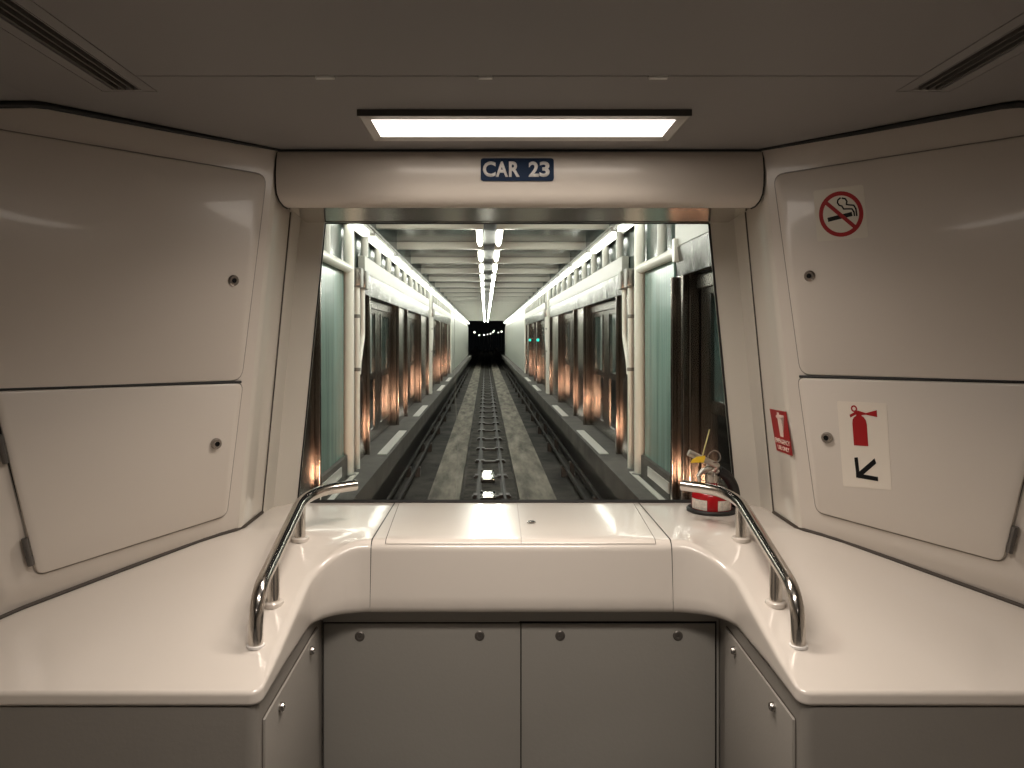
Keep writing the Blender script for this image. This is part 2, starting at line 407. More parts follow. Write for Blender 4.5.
# ---- dark gaskets where the ceiling meets cabinets and header
bm = NB()
for s, nm in SIDES:
    pts = [side3(Wp(a, CEIL - dz) + NRM * .004 + Vector((0, 0, -.005)), s) for a, dz in ((.76, .055), (.58, .016), (.53, .004), (.50, .0005), (.25, 0))] + [side3(Kp(CEIL) + NRM * .003 + Vector((0, 0, -.002)), s)]
    tube(bm, pts, [0.0068 * S, 0.0068 * S, .0068 * S, .0068 * S, 0.0055 * S, 0.003 * S], 8)
    tube(bm, [side3(Vector((hw[i] + .002, prof[i][0] + .004, prof[i][1])), s) for i in range(1, 10)], 0.003 * S, 8)
tube(bm, [I(-.588, 1.826, CEIL - .003), I(.588, 1.826, CEIL - .003)], 0.0032 * S, 8)
tag(mk(bm, 'trim_1', 'rubber'), kind='structure')
bm = NB()
def ctop(u, y):
    t = min(1, max(0, (abs(u) - 0.36) / 0.10)); t = t * t * (3 - 2 * t)
    d = 1.79 - y; k = 0.03
    sp = 0 if d < -k else (d if d > k else (d + k) ** 2 / (4 * k))
    return -0.459 - 0.25 * sp * t
for s, nm in SIDES:
    pts = []
    for v in [cpt(-.54) + Vector((.10, -.012, 0)), cpt(-.54) + Vector((.01, -.01, 0))] + [Wp(a, -.5) + NRM * (-.010 * min(1, a / .10) + .002) for a in (.45, .36, .27, .18, .10, .05, .012)] + [Kp(-.46) + Vector((-.001, .012, 0)), Jp(-.46) + Vector((-.003, -.004, 0))]:
        pts.append(side3(Vector((v.x, v.y, ctop(v.x, v.y) + .003)), s))
    tube(bm, pts, 0.0042 * S, 8)
tag(mk(bm, 'trim_2', 'gasket'), kind='structure')

# ---- console: one moulded top with a deep apron, in three pieces
# front/inner edge path of the left half in plan (u, y), with the outward direction
def edge_path():
    p = [(1.13, 1.254), (0.95, 1.254), (0.8, 1.254), (0.65, 1.254), (0.55, 1.254)]
    rc = 0.022; cx, cy = 0.45 + rc, 1.254 + rc
    for k in range(0, 7):
        a = -PI / 2 - k / 6 * PI / 2; p.append((cx + rc * math.cos(a), cy + rc * math.sin(a)))
    for y in (1.31, 1.36, 1.41, 1.46, 1.51, 1.55): p.append((0.45, y))
    R = 0.11; cx, cy = 0.45 - R, 1.69 - R
    for k in range(0, 13):
        a = k / 12 * PI / 2; p.append((cx + R * math.cos(a), cy + R * math.sin(a)))
    return p
EP = edge_path()
ZBOT = -0.617
def apron_rows(path, hfun):
    rows = []; L = len(path)
    for i, (u, y) in enumerate(path):
        a, b = Vector(path[max(i - 1, 0)]), Vector(path[min(i + 1, L - 1)])
        t = (b - a).normalized(); n = Vector((t.y, -t.x))      # towards the material
        if i < 3: n = Vector((0, 1))
        if n.dot(Vector((0.8, 1.9)) - Vector((u, y))) < 0: n = -n
        zt = ctop(u, y); h = zt - ZBOT; r = min(0.016 + .008 * min(1, max(0, (0.44 - abs(u)) / .1)), h * (0.26 + .16 * min(1, max(0, (h - .03) / .05)))); rb = min(0.016, h * 0.25)
        pr = []
        for k in range(7):
            q = k / 6 * PI / 2; d = r - r * math.sin(q)
            pr.append((d, zt - r + r * math.cos(q) + (ctop(u + n.x * d, y + n.y * d) - zt) * math.cos(q)))
        lean = -0.016 * min(1, max(0, (0.45 - abs(u)) / .07))
        for k in range(1, 5): pr.append((lean * k / 5, zt - r + (ZBOT + rb - zt + r) * k / 5))
        for k in range(5):
            q = k / 4 * PI / 2; pr.append((lean + rb - rb * math.cos(q), ZBOT + rb - rb * math.sin(q)))
        pr.append((lean + 0.07, ZBOT))
        rows.append([Vector((u + n.x * d, y + n.y * d, z)) for d, z in pr])
    return rows
def top_fill(bm, boundary, s):
    t = NB(); f = t.faces.new([t.verts.new((u, y, 0)) for u, y in boundary])
    bmesh.ops.triangulate(t, faces=[f])
    us = [v.co.x for v in t.verts]; ys = [v.co.y for v in t.verts]
    for ax, lo, hi, st in ((0, min(us), max(us), 0.03), (1, min(ys), max(ys), 0.02)):
        c = lo + st
        while c < hi:
            no = (1, 0, 0) if ax == 0 else (0, 1, 0); co = (c, 0, 0) if ax == 0 else (0, c, 0)
            bmesh.ops.bisect_plane(t, geom=list(t.verts) + list(t.edges) + list(t.faces), plane_co=co, plane_no=no, dist=1e-6)
            c += st
    for v in t.verts: v.co = I(s * v.co.x, v.co.y, ctop(v.co.x, v.co.y))
    me = bpy.data.meshes.new('t'); t.to_mesh(me); t.free(); bm.from_mesh(me); bpy.data.meshes.remove(me)
con = thing('console', 'cream moulded console wrapping round the front of the cab', 'console', I(0, 1.9, ZBOT))
SEAM = 0.341
for s, nm in SIDES:
    bm = NB(); rows = apron_rows(EP, None)
    vr = [[bm.verts.new(I(s * p.x, p.y, p.z)) for p in r] for r in rows]
    for a, b in zip(vr, vr[1:]):
        for i in range(len(a) - 1): bm.faces.new((a[i], b[i], b[i + 1], a[i + 1]))
    bound = [(r[0].x, r[0].y) for r in rows]
    outer = [(SEAM + .0005, 2.088), (0.617, 2.088), (0.668, 2.045), (0.685, 1.97), (0.700, 1.83), (1.045, 1.488), (1.13, 1.48)]
    last = rows[-1][0]
    top_fill(bm, bound + outer, s)
    bmesh.ops.remove_doubles(bm, verts=bm.verts, dist=0.0004)
    mk(bm, 'side_counter', 'shell', con, smooth=40)
# centre piece (between the two seams)
def centre_prof():
    r, rb, lean = 0.024, 0.016, -0.016; zt = -0.459; pr = [(2.088 - 1.69, zt), (0.3, zt), (0.2, zt), (0.1, zt), (0.05, zt)]
    for k in range(7):
        q = k / 6 * PI / 2; pr.append((r - r * math.sin(q), zt - r + r * math.cos(q)))
    for k in range(1, 5): pr.append((lean * k / 5, zt - r + (ZBOT + rb - zt + r) * k / 5))
    for k in range(5):
        q = k / 4 * PI / 2; pr.append((lean + rb - rb * math.cos(q), ZBOT + rb - rb * math.sin(q)))
    pr.append((lean + .07, ZBOT)); return pr
CP = centre_prof()
def strip_mesh(bm, u0, u1, prof, lift=0.0, n=8, taper=0.0):
    cols = []
    for k in range(n + 1):
        c = []
        for d, z in prof:
            g = taper * d; a, b = (u0 - g if u0 < -.1 else u0), (u1 + g if u1 > .1 else u1)
            c.append(bm.verts.new(I(a + (b - a) * k / n, 1.69 + d, z + lift)))
        cols.append(c)
    for a, b in zip(cols, cols[1:]):
        for i in range(len(prof) - 1): bm.faces.new((a[i], b[i], b[i + 1], a[i + 1]))
    return cols
bm = NB(); strip_mesh(bm, -SEAM + .0028, SEAM - .0028, CP)
mk(bm, 'centre_cover', 'shell', con, smooth=40)
for s in (-1, 1):
    bm = NB()
    slab(bm, [(1.708, -.614), (1.72, -.614), (1.72, -.475), (2.08, -.475), (2.08, -.462), (1.73, -.462), (1.708, -.478)], lambda a, b, d: I(s * (SEAM - .004 + d), a, b), 0, .008)
    mk(bm, 'seam_backing', 'gap', con, smooth=0)
# hatch lids
LP = [(0.388, -0.459)] + [p for p in CP if p[1] > -0.470 and p[0] < 0.35]
for (u0, u1, hasl) in ((-0.306, -0.0012, False), (0.0012, 0.303, True)):
    bm = NB(); th = 0.0018
    up = []
    for d, z in LP:
        rr = 0.024
        if d >= rr: up.append((d, z + th))
        else:
            ang = math.asin(max(-1, min(1, (rr - d) / rr))); up.append((rr - (rr + th) * math.sin(ang), -0.459 - rr + (rr + th) * math.cos(ang)))
    ring = up + [(up[-1][0] + .004, up[-1][1] - .003)]
    cols = strip_mesh(bm, u0, u1, ring, 0, 8, 0.05)
    for c, sg in ((cols[0], -1), (cols[-1], 1)):
        low = [bm.verts.new(v.co - Vector((0, 0, .006))) for v in c]
        for i in range(len(c) - 1): bm.faces.new((c[i], low[i], low[i + 1], c[i + 1]))
    ld = mk(bm, 'hatch_lid', 'shell', con, smooth=40)
    # dark gap round the lid
    bm = NB()
    e = up[-1]; tube(bm, [I(u0 - .001, 1.69 + e[0] + .0025, e[1] - .0028), I(u1 + .001, 1.69 + e[0] + .0025, e[1] - .0028)], 0.0012 * S, 6)
    for u, sg in ((u0, -1), (u1, 1)):
        tube(bm, [I(u + sg * (.05 * d + .0006 if abs(u) > .1 else 0), 1.69 + d, z + .0012 - (0.002 if abs(u) < .1 else 0)) for d, z in LP], 0.0010 * S, 6)
    mk(bm, 'lid_gap', 'gasket', ld)
    if hasl:
        bm = NB(); lathe(bm, [(0.013, .0), (0.013, .002), (.011, .003), (.0085, .003), (.008, .0022), (.0, .0022)], I(0.030, 1.855, -0.4553))
        tag(mk(bm, 'lid_lock', 'lock', ld), 'small round chrome lock')
        bm = NB(); lathe(bm, [(0.006, .0022), (.006, .0038), (0, .0038)], I(0.030, 1.855, -0.4553), seg=16)
        mk(bm, 'key_slot', 'black', ld)

# ---- base cabinets under the side counters and the recess between them
def bolt(name, c, n, r, parent, m='lock', h=0.006):
    bm = NB(); n = Vector(n).normalized()
    lathe(bm, [(r, 0), (r, h * .5), (r * .8, h), (r * .45, h), (r * .4, h * .6), (0, h * .6)], c, n, 20)
    return mk(bm, name, m, parent)
BU = 0.458
for s, nm in SIDES:
    bc = thing('base_cabinet', f'plain base cabinet under the {nm} side counter', 'cabinet', I(s * 0.8, 1.5, -1.25))
    rc = 0.020
    pl = [(1.12, 1.257)] + [(BU + rc + rc * math.cos(-PI / 2 - k / 6 * PI / 2), 1.257 + rc + rc * math.sin(-PI / 2 - k / 6 * PI / 2)) for k in range(7)] + [(BU, 1.73), (1.12, 1.73)]
    bm = NB(); slab(bm, pl, lambda a, b, d: I(s * a, b, d), -1.25, -0.6185)
    mk(bm, 'carcass', 'base', bc, smooth=40)
    dp = [(1.288, -1.2), (1.288, -0.655), (1.675, -0.645), (1.675, -1.2)]
    f = lambda a, b, d: I(s * (BU - d), a, b)
    bm = NB(); slab(bm, round_poly(dp, 0.004, 2), f, 0.0002, 0.005, 0.002)
    dr = mk(bm, 'side_door', 'base', bc)
    bm = NB(); slab(bm, inset_poly(round_poly(dp, .004, 2), -.003), f, 0.0002, 0.0008)
    mk(bm, 'door_gap', 'gasket', dr, smooth=0)
    for (y, z) in ((1.60, -0.667), (1.375, -0.676)):
        k = bolt('door_bolt', I(s * (BU - .005), y, z), (-s, 0, 0), 0.0085 * S, dr, h=0.010)
# recess back: frame + two doors
rb = thing('recess_cabinet', 'grey panelled cupboard in the recess below the console', 'cabinet', I(0, 1.74, -1.25))
bm = NB()
ibox(bm, -0.456, 0.456, 1.728, 1.76, -1.25, -0.6185)
mk(bm, 'frame', 'recess', rb, smooth=0)
for u0, u1, bolts in ((-0.4525, -0.0012, (-.37, -.095)), (0.0012, 0.446, (.09, .36))):
    bm = NB(); f = lambda a, b, d: I(a, 1.728 - d, b)
    pl = [(u0, -1.23), (u1, -1.23), (u1, -0.657), (u0, -0.657)]
    slab(bm, pl, f, 0.0004, 0.006, 0.0012)
    d = mk(bm, 'door', 'recess', rb)
    bm = NB(); slab(bm, inset_poly(pl, -.0045 if u1 > .1 else -.0022), f, .0002, .001); mk(bm, 'door_gap', 'black', d, smooth=0)
    for u in bolts: bolt('door_bolt', I(u, 1.722, -0.683 if u != -.37 else -.6845), (0, -1, 0), 0.0135, d, 'bolt', .004)

# ---- doors of the corner cabinets
def wpoly(s, pts): return [wall_az(s, *p) for p in pts]
DOORS = {
 -1: dict(up=[(-60, 120), (266, 175), (241, 380.3), (-60, 391.6)], lo=[(-75, 400), (-60, 393.6), (242, 383), (226, 515), (36, 575), (-12, 380)], ul=(232, 280.5), ll=(214, 443)),
  1: dict(up=[(774, 175), (1084, 127), (1084, 383), (801, 374.6)], lo=[(798.5, 377.5), (1084, 385.5), (1055, 376), (1007, 561), (817, 511.5)], ul=(811, 276), ll=(829, 437)),
}
DOORS[-1]['lo'] = [(-9, 391), (242, 383), (226, 515), (36, 575)]
DOORS[1]['lo'] = [(798.5, 377.5), (1048, 384), (1004, 562), (817, 511.5)]
for s, nm in SIDES:
    D = DOORS[s]; f = wall_f(s)
    # upper
    c = Vector(f(*wall_az(s, *D['ul']), 0))
    th = thing('cabinet_door', f'large upper cabinet door with one round lock on the {nm} corner wall' + (', with no-smoking sticker' if s > 0 else ''), 'door', c)
    pl = wpoly(s, D['up'])
    lim = .74
    pl = [(min(a, lim), z) for a, z in pl]
    bm = NB(); slab(bm, round_poly(pl, 0.028), f, 0.0, 0.0065, 0.005); mk(bm, 'panel', 'wall', th, smooth=30)
    bm = NB(); slab(bm, round_poly(inset_poly(pl, -.0022), 0.030), f, 0.0002, 0.0012); mk(bm, 'panel_gap', 'softgap', th, smooth=0)
    l = bolt('lock', f(*wall_az(s, *D['ul']), 0.0065), f(0, 0, 1) - f(0, 0, 0), 0.0155, th, 'lock', 0.006)
    bm = NB(); p = f(*wall_az(s, *D['ul']), 0.0098); lathe(bm, [(.006, 0), (.006, .0015), (0, .0015)], p, f(0, 0, 1) - f(0, 0, 0), 12); mk(bm, 'key_slot', 'black', l)
    # lower
    c = Vector(f(*wall_az(s, *D['ll']), 0))
    th = thing('cabinet_door', f'lower hinged cabinet door with slanted edges on the {nm} corner wall' + (', with fire extinguisher sticker' if s > 0 else ''), 'door', c)
    pl = [(min(a, lim + .01), z) for a, z in wpoly(s, D['lo'])]
    bm = NB(); slab(bm, round_poly(pl, 0.018), f, 0.0, 0.009, 0.006); mk(bm, 'panel', 'wall', th, smooth=30)
    bm = NB(); slab(bm, round_poly(inset_poly(pl, -.0028), 0.02), f, 0.0002, 0.0014); mk(bm, 'panel_gap', 'softgap', th, smooth=0)
    bm = NB(); i0, i1, i2 = (0, 1, 3) if s < 0 else (1, 0, 2)
    q0, q1, q2 = Vector(pl[i0]), Vector(pl[i1]), Vector(pl[i2])
    tube(bm, [f(*(q1 + Vector((.004, .003))), .003), f(*(q0 + Vector((-.002, .003))), .003)], .0030 * S, 8); mk(bm, 'top_seal', 'rubber', th)
    bm = NB(); tube(bm, [f(*(q0 + Vector((.002, .0))), .002), f(*(q2 + Vector((.002, .02))), .002)], .0024 * S, 8); mk(bm, 'hinge_seal', 'rubber', th)
    l = bolt('lock', f(*wall_az(s, *D['ll']), 0.009), f(0, 0, 1) - f(0, 0, 0), 0.0155, th, 'lock', 0.010)
    bm = NB(); p = f(*wall_az(s, *D['ll']), 0.014); lathe(bm, [(.0075, 0), (.0075, .0015), (0, .0015)], p, f(0, 0, 1) - f(0, 0, 0), 12); mk(bm, 'key_slot', 'black', l)
    e0, e1 = (Vector(pl[0]), Vector(pl[3])) if s < 0 else (Vector(pl[1]), Vector(pl[2]))
    for t in (0.30, 0.86):
        a, b = e0.lerp(e1, t - .075), e0.lerp(e1, t + .075); off = Vector((.006, 0))
        bm = NB(); tube(bm, [f(*(a + off), .009), f(*(b + off), .009)], 0.0062 * S, 10)
        for q in (.33, .66): 
            m_ = a.lerp(b, q) + off; m2 = a.lerp(b, q + .02) + off
            tube(bm, [f(*m_, .009), f(*m2, .009)], .0070 * S, 10)
        mk(bm, 'hinge', 'hinge', th)

# ---- signs and stickers
def quad_f(c4):
    """unit square (0..1, 0..1; v runs up) on four 3D corners: top-left, top-right, bottom-right, bottom-left"""
    tl, tr, br, bl = [Vector(c) for c in c4]; n = (tr - tl).cross(bl - tl).normalized()
    if n.dot(Vector((0, 0, H)) - tl) < 0: n = -n
    return lambda a, b, d: (tl.lerp(tr, a)).lerp(bl.lerp(br, a), 1 - b) + n * d
SQ = [(0, 0), (1, 0), (1, 1), (0, 1)]
def P_at(u, z): return I(u, 1.8145, z)
# CAR 23
x0, x1, y0, y1 = [(480.7 - 497) * 1.8145 / 750 - XC, (553.8 - 497) * 1.8145 / 750 - XC, (338 - 181) * 1.8145 / 750, (338 - 158.3) * 1.8145 / 750]
sg = thing('car_number_sign', 'small blue sign reading CAR 23 on the header', 'sign', I((x0 + x1) / 2, 1.814, y0))
f = lambda a, b, d: I(x0 + (x1 - x0) * a, 1.8135 + 0.0018 * abs(b * 2 - 1) ** 2 - d, y0 + (y1 - y0) * b)
f = lambda a, b, d: I(x0 + (x1 - x0) * a, 1.8152 - d, y0 + (y1 - y0) * b)
asp = (x1 - x0) / (y1 - y0)
pl = [(a / asp, b) for a, b in round_poly([(0, 0), (asp, 0), (asp, 1), (0, 1)], 0.14)]
bm = NB(); slab(bm, pl, f, -0.004, 0.0022); mk(bm, 'plate', 'blue', sg, smooth=0)
for ch, a, w in (('C', .030, .175), ('A', .205, .170), ('R', .385, .150), ('2', .655, .140), ('3', .803, .140)):
    bm = NB(); text_polys(bm, ch, f, a, .175, w, .68, .0020, .0029, 0.032)
    tag(mk(bm, 'letter', 'white', sg, smooth=0), f'white character {ch}')
# no smoking
def wall_quad(s, pts, lift): 
    f = wall_f(s); return [f(*wall_az(s, *p), lift) for p in pts]
f = quad_f(wall_quad(1, [(814.5, 191), (864.6, 184.7), (869.7, 237.5), (818.5, 242)], 0.0066))
st = thing('no_smoking_sticker', 'square no-smoking sticker with red ring on the right upper cabinet door', 'sticker', f(.5, .5, 0))
bm = NB(); slab(bm, round_poly(SQ, .05), f, 0.0, 0.0007); mk(bm, 'backing', 'clearfilm', st, smooth=0)
def annulus(bm, f, cx, cy, ro, ri, d0, d1, n=48, ax=1.0):
    vs = [[bm.verts.new(f(cx + r * ax * math.cos(2 * PI * k / n), cy + r * math.sin(2 * PI * k / n), d)) for k in range(n)] for r, d in ((ro, d0), (ro, d1), (ri, d1), (ri, d0))]
    for a, b in zip(vs, vs[1:]):
        for k in range(n): bm.faces.new((a[k], a[(k + 1) % n], b[(k + 1) % n], b[k]))
bm = NB(); annulus(bm, f, .515, .49, .435, .355, .0007, .0013)
def bar2(bm, f, p, q, w, d0, d1):
    p, q = Vector(p), Vector(q); t = (q - p).normalized(); n = Vector((-t.y, t.x)) * w / 2
    slab(bm, [tuple(p + n), tuple(p - n), tuple(q - n), tuple(q + n)], f, d0, d1)
bar2(bm, f, (.515 - .29, .49 + .265), (.515 + .265, .49 - .285), .075, .0007, .0014)
tag(mk(bm, 'red_ring', 'red', st, smooth=0), 'red ring and slash')
bm = NB(); bar2(bm, f, (.25, .405), (.735, .470), .082, .0007, .0010); mk(bm, 'cigarette', 'black', st, smooth=0)
bm = NB()
def curve2(bm, f, pts, w, d0, d1, closed=False):
    pts = [Vector(p) for p in pts]
    for a, b in zip(pts, pts[1:]): bar2(bm, f, a - (b - a) * .08, b + (b - a) * .08, w, d0, d1)
curve2(bm, f, [(.535, .80), (.48, .76), (.47, .71), (.50, .66), (.55, .64), (.58, .58), (.66, .575), (.74, .565), (.775, .50), (.775, .43)], .030, .0007, .0010)
curve2(bm, f, [(.565, .79), (.63, .77), (.655, .72), (.64, .66), (.70, .645), (.78, .63), (.815, .56), (.82, .43)], .030, .0007, .0010)
mk(bm, 'smoke_lines', 'black', st, smooth=0)
# extinguisher location sticker
f = quad_f(wall_quad(1, [(838.6, 400.6), (888.2, 402.8), (893.2, 489.2), (845.0, 485.5)], 0.0091))
st = thing('fire_extinguisher_sticker', 'tall pale sticker with red extinguisher above a dark arrow on the right lower door', 'sticker', f(.5, .5, 0))
bm = NB(); slab(bm, round_poly([(0, 0), (1, 0), (1, 1), (0, 1)], .03), f, 0, .0007); mk(bm, 'backing', 'paper', st, smooth=0)
bm = NB()
slab(bm, [(.29, .49), (.585, .49), (.585, .74), (.57, .79), (.53, .825), (.49, .84), (.49, .87), (.38, .87), (.38, .84), (.33, .82), (.30, .79), (.29, .74)], f, .0007, .0013)
annulus(bm, f, .345, .92, .040, .022, .0007, .0013, 24, 1.6)
slab(bm, [(.42, .90), (.58, .875), (.80, .915), (.80, .835), (.58, .855), (.42, .845)], f, .0007, .0014)
bar2(bm, f, (.25, .83), (.42, .885), .035, .0007, .0013)
tag(mk(bm, 'extinguisher_symbol', 'red', st, smooth=0), 'red extinguisher symbol')
bm = NB(); K1 = (.29, .125)
bar2(bm, f, (.315, .35), (.335, .125), .075, .0007, .0012); bar2(bm, f, (.33, .135), (.71, .325), .065, .0007, .0013); bar2(bm, f, (.29, .14), (.74, .115), .05, .0007, .0014)
tag(mk(bm, 'arrow', 'black', st, smooth=0), 'dark arrow pointing down and left')
# red emergency sticker on the gloss strip
cq = [hit(1, px, py, Kp(0), SN) + SN * .0006 for px, py in ((770, 408.7), (786.3, 411.8), (793, 456), (777, 450.2))]
f = quad_f([side3(c, 1) for c in cq])
st = thing('emergency_sticker', 'narrow red sticker with white extinguisher symbol on the strip beside the windscreen', 'sticker', f(.5, .5, 0))
bm = NB(); slab(bm, SQ, f, -.0004, .0006); mk(bm, 'backing', 'red', st, smooth=0)
bm = NB(); slab(bm, [(.42, .38), (.62, .38), (.62, .78), (.56, .82), (.80, .86), (.80, .80), (.84, .90), (.56, .90), (.56, .95), (.44, .95), (.44, .90), (.34, .86), (.34, .82), (.44, .84), (.42, .78)], f, .0006, .0011)
mk(bm, 'extinguisher_symbol', 'pinkwhite', st, smooth=0)
for wd_, a, b, w_, h_ in (('EMERGENCY', .05, .205, .90, .115), ('USE ONLY', .14, .055, .72, .10)):
    bm = NB(); text_polys(bm, wd_, f, a, b, w_, h_, .0006, .0011, .02); tag(mk(bm, 'lettering', 'pinkwhite', st, smooth=0), f'pale words {wd_}')

# ---- handrails
for s, nm in SIDES:
    hr = thing('handrail', f'bent polished steel handrail standing on the {nm} side counter', 'handrail', I(s * .5, 1.55, -.52))
    r = 0.0132 * S
    pts = fillet_path([(s * .497, 1.374, -0.566), (s * .497, 1.375, -0.474), (s * .517, 1.805, -0.372), (s * .409, 1.882, -0.369)], [.06, .085], 12)
    bm = NB(); tube(bm, [I(*p) for p in pts], r, 24); mk(bm, 'rail_tube', 'chrome', hr)
    bm = NB(); lathe(bm, [(r * 1.25, -.003), (r * 1.25, .002), (r * 1.05, .003)], I(s * .497, 1.374, ctop(.497, 1.374) ), seg=24); mk(bm, 'end_seal', 'white', hr)
    for y in (1.748, 1.50):
        t = (y - 1.375) / (1.80 - 1.375); u = .497 + .019 * t; zr = -0.474 + .096 * t; zs = ctop(u, y)
        bm = NB(); tube(bm, [I(s * u, y, zs), I(s * u, y, zr)], 0.0125 * S, 20); mk(bm, 'post', 'chrome', hr)
        bm = NB(); lathe(bm, [(0.0205 * S, -.004), (0.0205 * S, .005), (0.019 * S, .0075), (0.0125 * S, .0078)], I(s * u, y, zs), seg=24)
        tag(mk(bm, 'post_collar', 'shell', hr), 'cream round collar')

# ---- ceiling lamp, vents, painted seam glints
lt = thing('ceiling_light', 'long lit ceiling light panel in front of the header', 'light', I(0, 1.61, CEIL))
bm = NB(); f = lambda a, b, d: I(a, b, CEIL - d)
O = [(-.336, 1.508), (.336, 1.508), (.336, 1.707), (-.336, 1.707)]; Q = [(-.316, 1.558), (.316, 1.558), (.316, 1.688), (-.316, 1.688)]
vs = [[bm.verts.new(f(a, b, d)) for a, b in pl] for pl, d in ((O, 0), (O, .010), (inset_poly(O, .004), .012), (Q, .006), (Q, .001))]
for a, b in zip(vs, vs[1:]):
    for k in range(4): bm.faces.new((a[k], a[(k + 1) % 4], b[(k + 1) % 4], b[k]))
mk(bm, 'frame', 'lampframe', lt, smooth=0)
bm = NB(); ibox(bm, -.3365, .3365, 1.5055, 1.509, CEIL - .0128, CEIL); mk(bm, 'edge_strip', 'lampedge', lt, smooth=0)
bm = NB(); slab(bm, Q, f, .001, .006); tag(mk(bm, 'diffuser', 'lens', lt, smooth=0), 'glowing white diffuser')
L = bpy.data.lights.new('panel_glow', 'AREA'); L.shape = 'RECTANGLE'; L.size = .632 * S; L.size_y = .124 * S; L.energy = 7.0; L.color = (1, .90, .805); L.spread = math.radians(130)
lo = bpy.data.objects.new('panel_glow', L); COL.objects.link(lo); lo.parent = lt; lo.location = I(0, 1.623, CEIL - .0075) - WORLD[lt.name]
for s, nm in SIDES:
    v = thing('air_vent', f'long slotted air vent in the {nm} side of the ceiling', 'vent', I(s * .74, 0.9, CEIL))
    bm = NB(); ibox(bm, s * .7125, s * .7675, -1.2, 1.386, CEIL + .012, CEIL + .016); mk(bm, 'duct', 'black', v, smooth=0)
    for u in (.7135, .7275, .7425, .7575, .7665):
        bm = NB(); wv = .0018 if .72 < u < .76 else .001
        ibox(bm, s * (u - wv), s * (u + wv), -1.2, 1.386, CEIL - .001, CEIL + .012); mk(bm, 'slat', 'slat' if .72 < u < .76 else 'ceiling', v, smooth=0)
for k, (px, w, wh) in enumerate(((325, .016, 'left'), (485.5, .012, 'middle'), (658, .016, 'right'))):  # added white bars imitate bright glints along the seam, no real fittings
    x = (px - 497) * 1.318 / 750 - XC
    bm = NB(); tube(bm, [I(x - w, 1.318, CEIL), I(x + w, 1.318, CEIL)], .0055, 12)
    tag(mk(bm, 'ceiling_glint', 'glint'), f'small painted white clip on the ceiling seam, {wh} of three', 'glint', 'painted glints along the ceiling seam')

# ---- fire extinguisher standing in its well
ex = thing('fire_extinguisher', 'red fire extinguisher standing at the right end of the windscreen sill', 'extinguisher', I(0.514, 1.99, ZS))
eu, ey = 0.514, 1.99; r = 0.052
bm = NB(); lathe(bm, [(r * S, -0.0), (r * S, .042 * S), (r * .97 * S, .049 * S), (r * .85 * S, .057 * S), (r * .6 * S, .064 * S), (.016 * S, .068 * S), (.016 * S, .075 * S)], I(eu, ey, ZS + .001), seg=40)
mk(bm, 'cylinder', 'extred', ex)
bm = NB(); lathe(bm, [(.064 * S, .0), (.065 * S, .006 * S), (.061 * S, .010 * S), (.0535 * S, .009 * S), (.0535 * S, .0)], I(eu, ey, ZS + .0005), seg=40)
tag(mk(bm, 'base_ring', 'rubber', ex), 'black rubber ring round the foot')
def arc_label(a0, a1, z0, z1):
    bm = NB(); n = 10; vs = []
    for rr in (r + .0004, r + .0009):
        for z in (z0, z1): vs.append([bm.verts.new(I(eu + rr * math.cos(a0 + (a1 - a0) * k / n), ey + rr * math.sin(a0 + (a1 - a0) * k / n), ZS + z)) for k in range(n + 1)])
    for k in range(n): bm.faces.new((vs[2][k], vs[2][k + 1], vs[3][k + 1], vs[3][k]))
    return bm
D2 = math.radians
for a0, a1 in ((-175, -118), (-88, -38)):
    tag(mk(arc_label(D2(a0), D2(a1), .011, .037), 'printed_label', 'label', ex), 'white printed label')
def E(px, py, dy=0): y = ey + dy; return I((px - 497) * y / 750 - XC, y, (338 - py) * y / 750)
bm = NB(); lathe(bm, [(.020, 0), (.022, .008), (.022, .025), (.017, .032), (.019, .05), (.014, .056), (0, .056)], E(712, 482), seg=20)
tube(bm, [E(699, 473, -.01), E(706, 472, -.005), E(713, 472)], .006, 10); tube(bm, [E(712, 472), E(720, 470, -.01)], .011, 14)
mk(bm, 'valve', 'cast', ex)
bm = NB(); tube(bm, fillet_path([E(688.5, 452.5, -.03), E(700, 458, -.03), E(717, 465.5, -.02), E(714, 470, -.01)], [.008, .004]), [.0105] * 2 + [.010] * 18, 12); tag(mk(bm, 'lever', 'cast', ex), 'silver squeeze lever')
bm = NB(); tube(bm, [E(700, 481, -.035), E(698, 476, -.035), E(703, 470, -.03), E(711, 468, -.02)], [.006, .006, .007, .008], 10); mk(bm, 'carry_handle', 'cast', ex)
bm = NB(); c = E(714, 456.5, -.03); rr = 6 * (ey - .03) * S / 750
tube(bm, [c + Vector((rr * 1.05 * math.cos(k / 24 * 2 * PI), 0.004 * math.sin(k / 24 * 4 * PI), rr * math.sin(k / 24 * 2 * PI))) for k in range(25)], .0022, 8); mk(bm, 'pin_ring', 'lock', ex)
bm = NB(); tube(bm, fillet_path([E(719, 471, -.012), E(727, 475, -.01), E(734, 488, 0), E(736, 506, .01)], [.02, .02]), .017, 12)
tag(mk(bm, 'hose', 'rubber', ex), 'black rubber hose')
bm = NB(); q = quad_f([E(693.5, 456.8, -.052), E(705, 455.6, -.052), E(703.5, 462.2, -.052), E(690.5, 462.6, -.052)]); slab(bm, [(0, 0), (1, 0), (1.05, .6), (1, 1), (.3, .95), (0, .5)], q, 0, .003)
tag(mk(bm, 'seal_tag', 'yellow', ex), 'yellow plastic seal tag')
bm = NB(); tube(bm, [E(702, 458, -.033), E(704, 450, -.033), E(706.5, 441, -.03), E(709.5, 429.5, -.028)], .0021, 6); mk(bm, 'seal_tie', 'cord', ex)

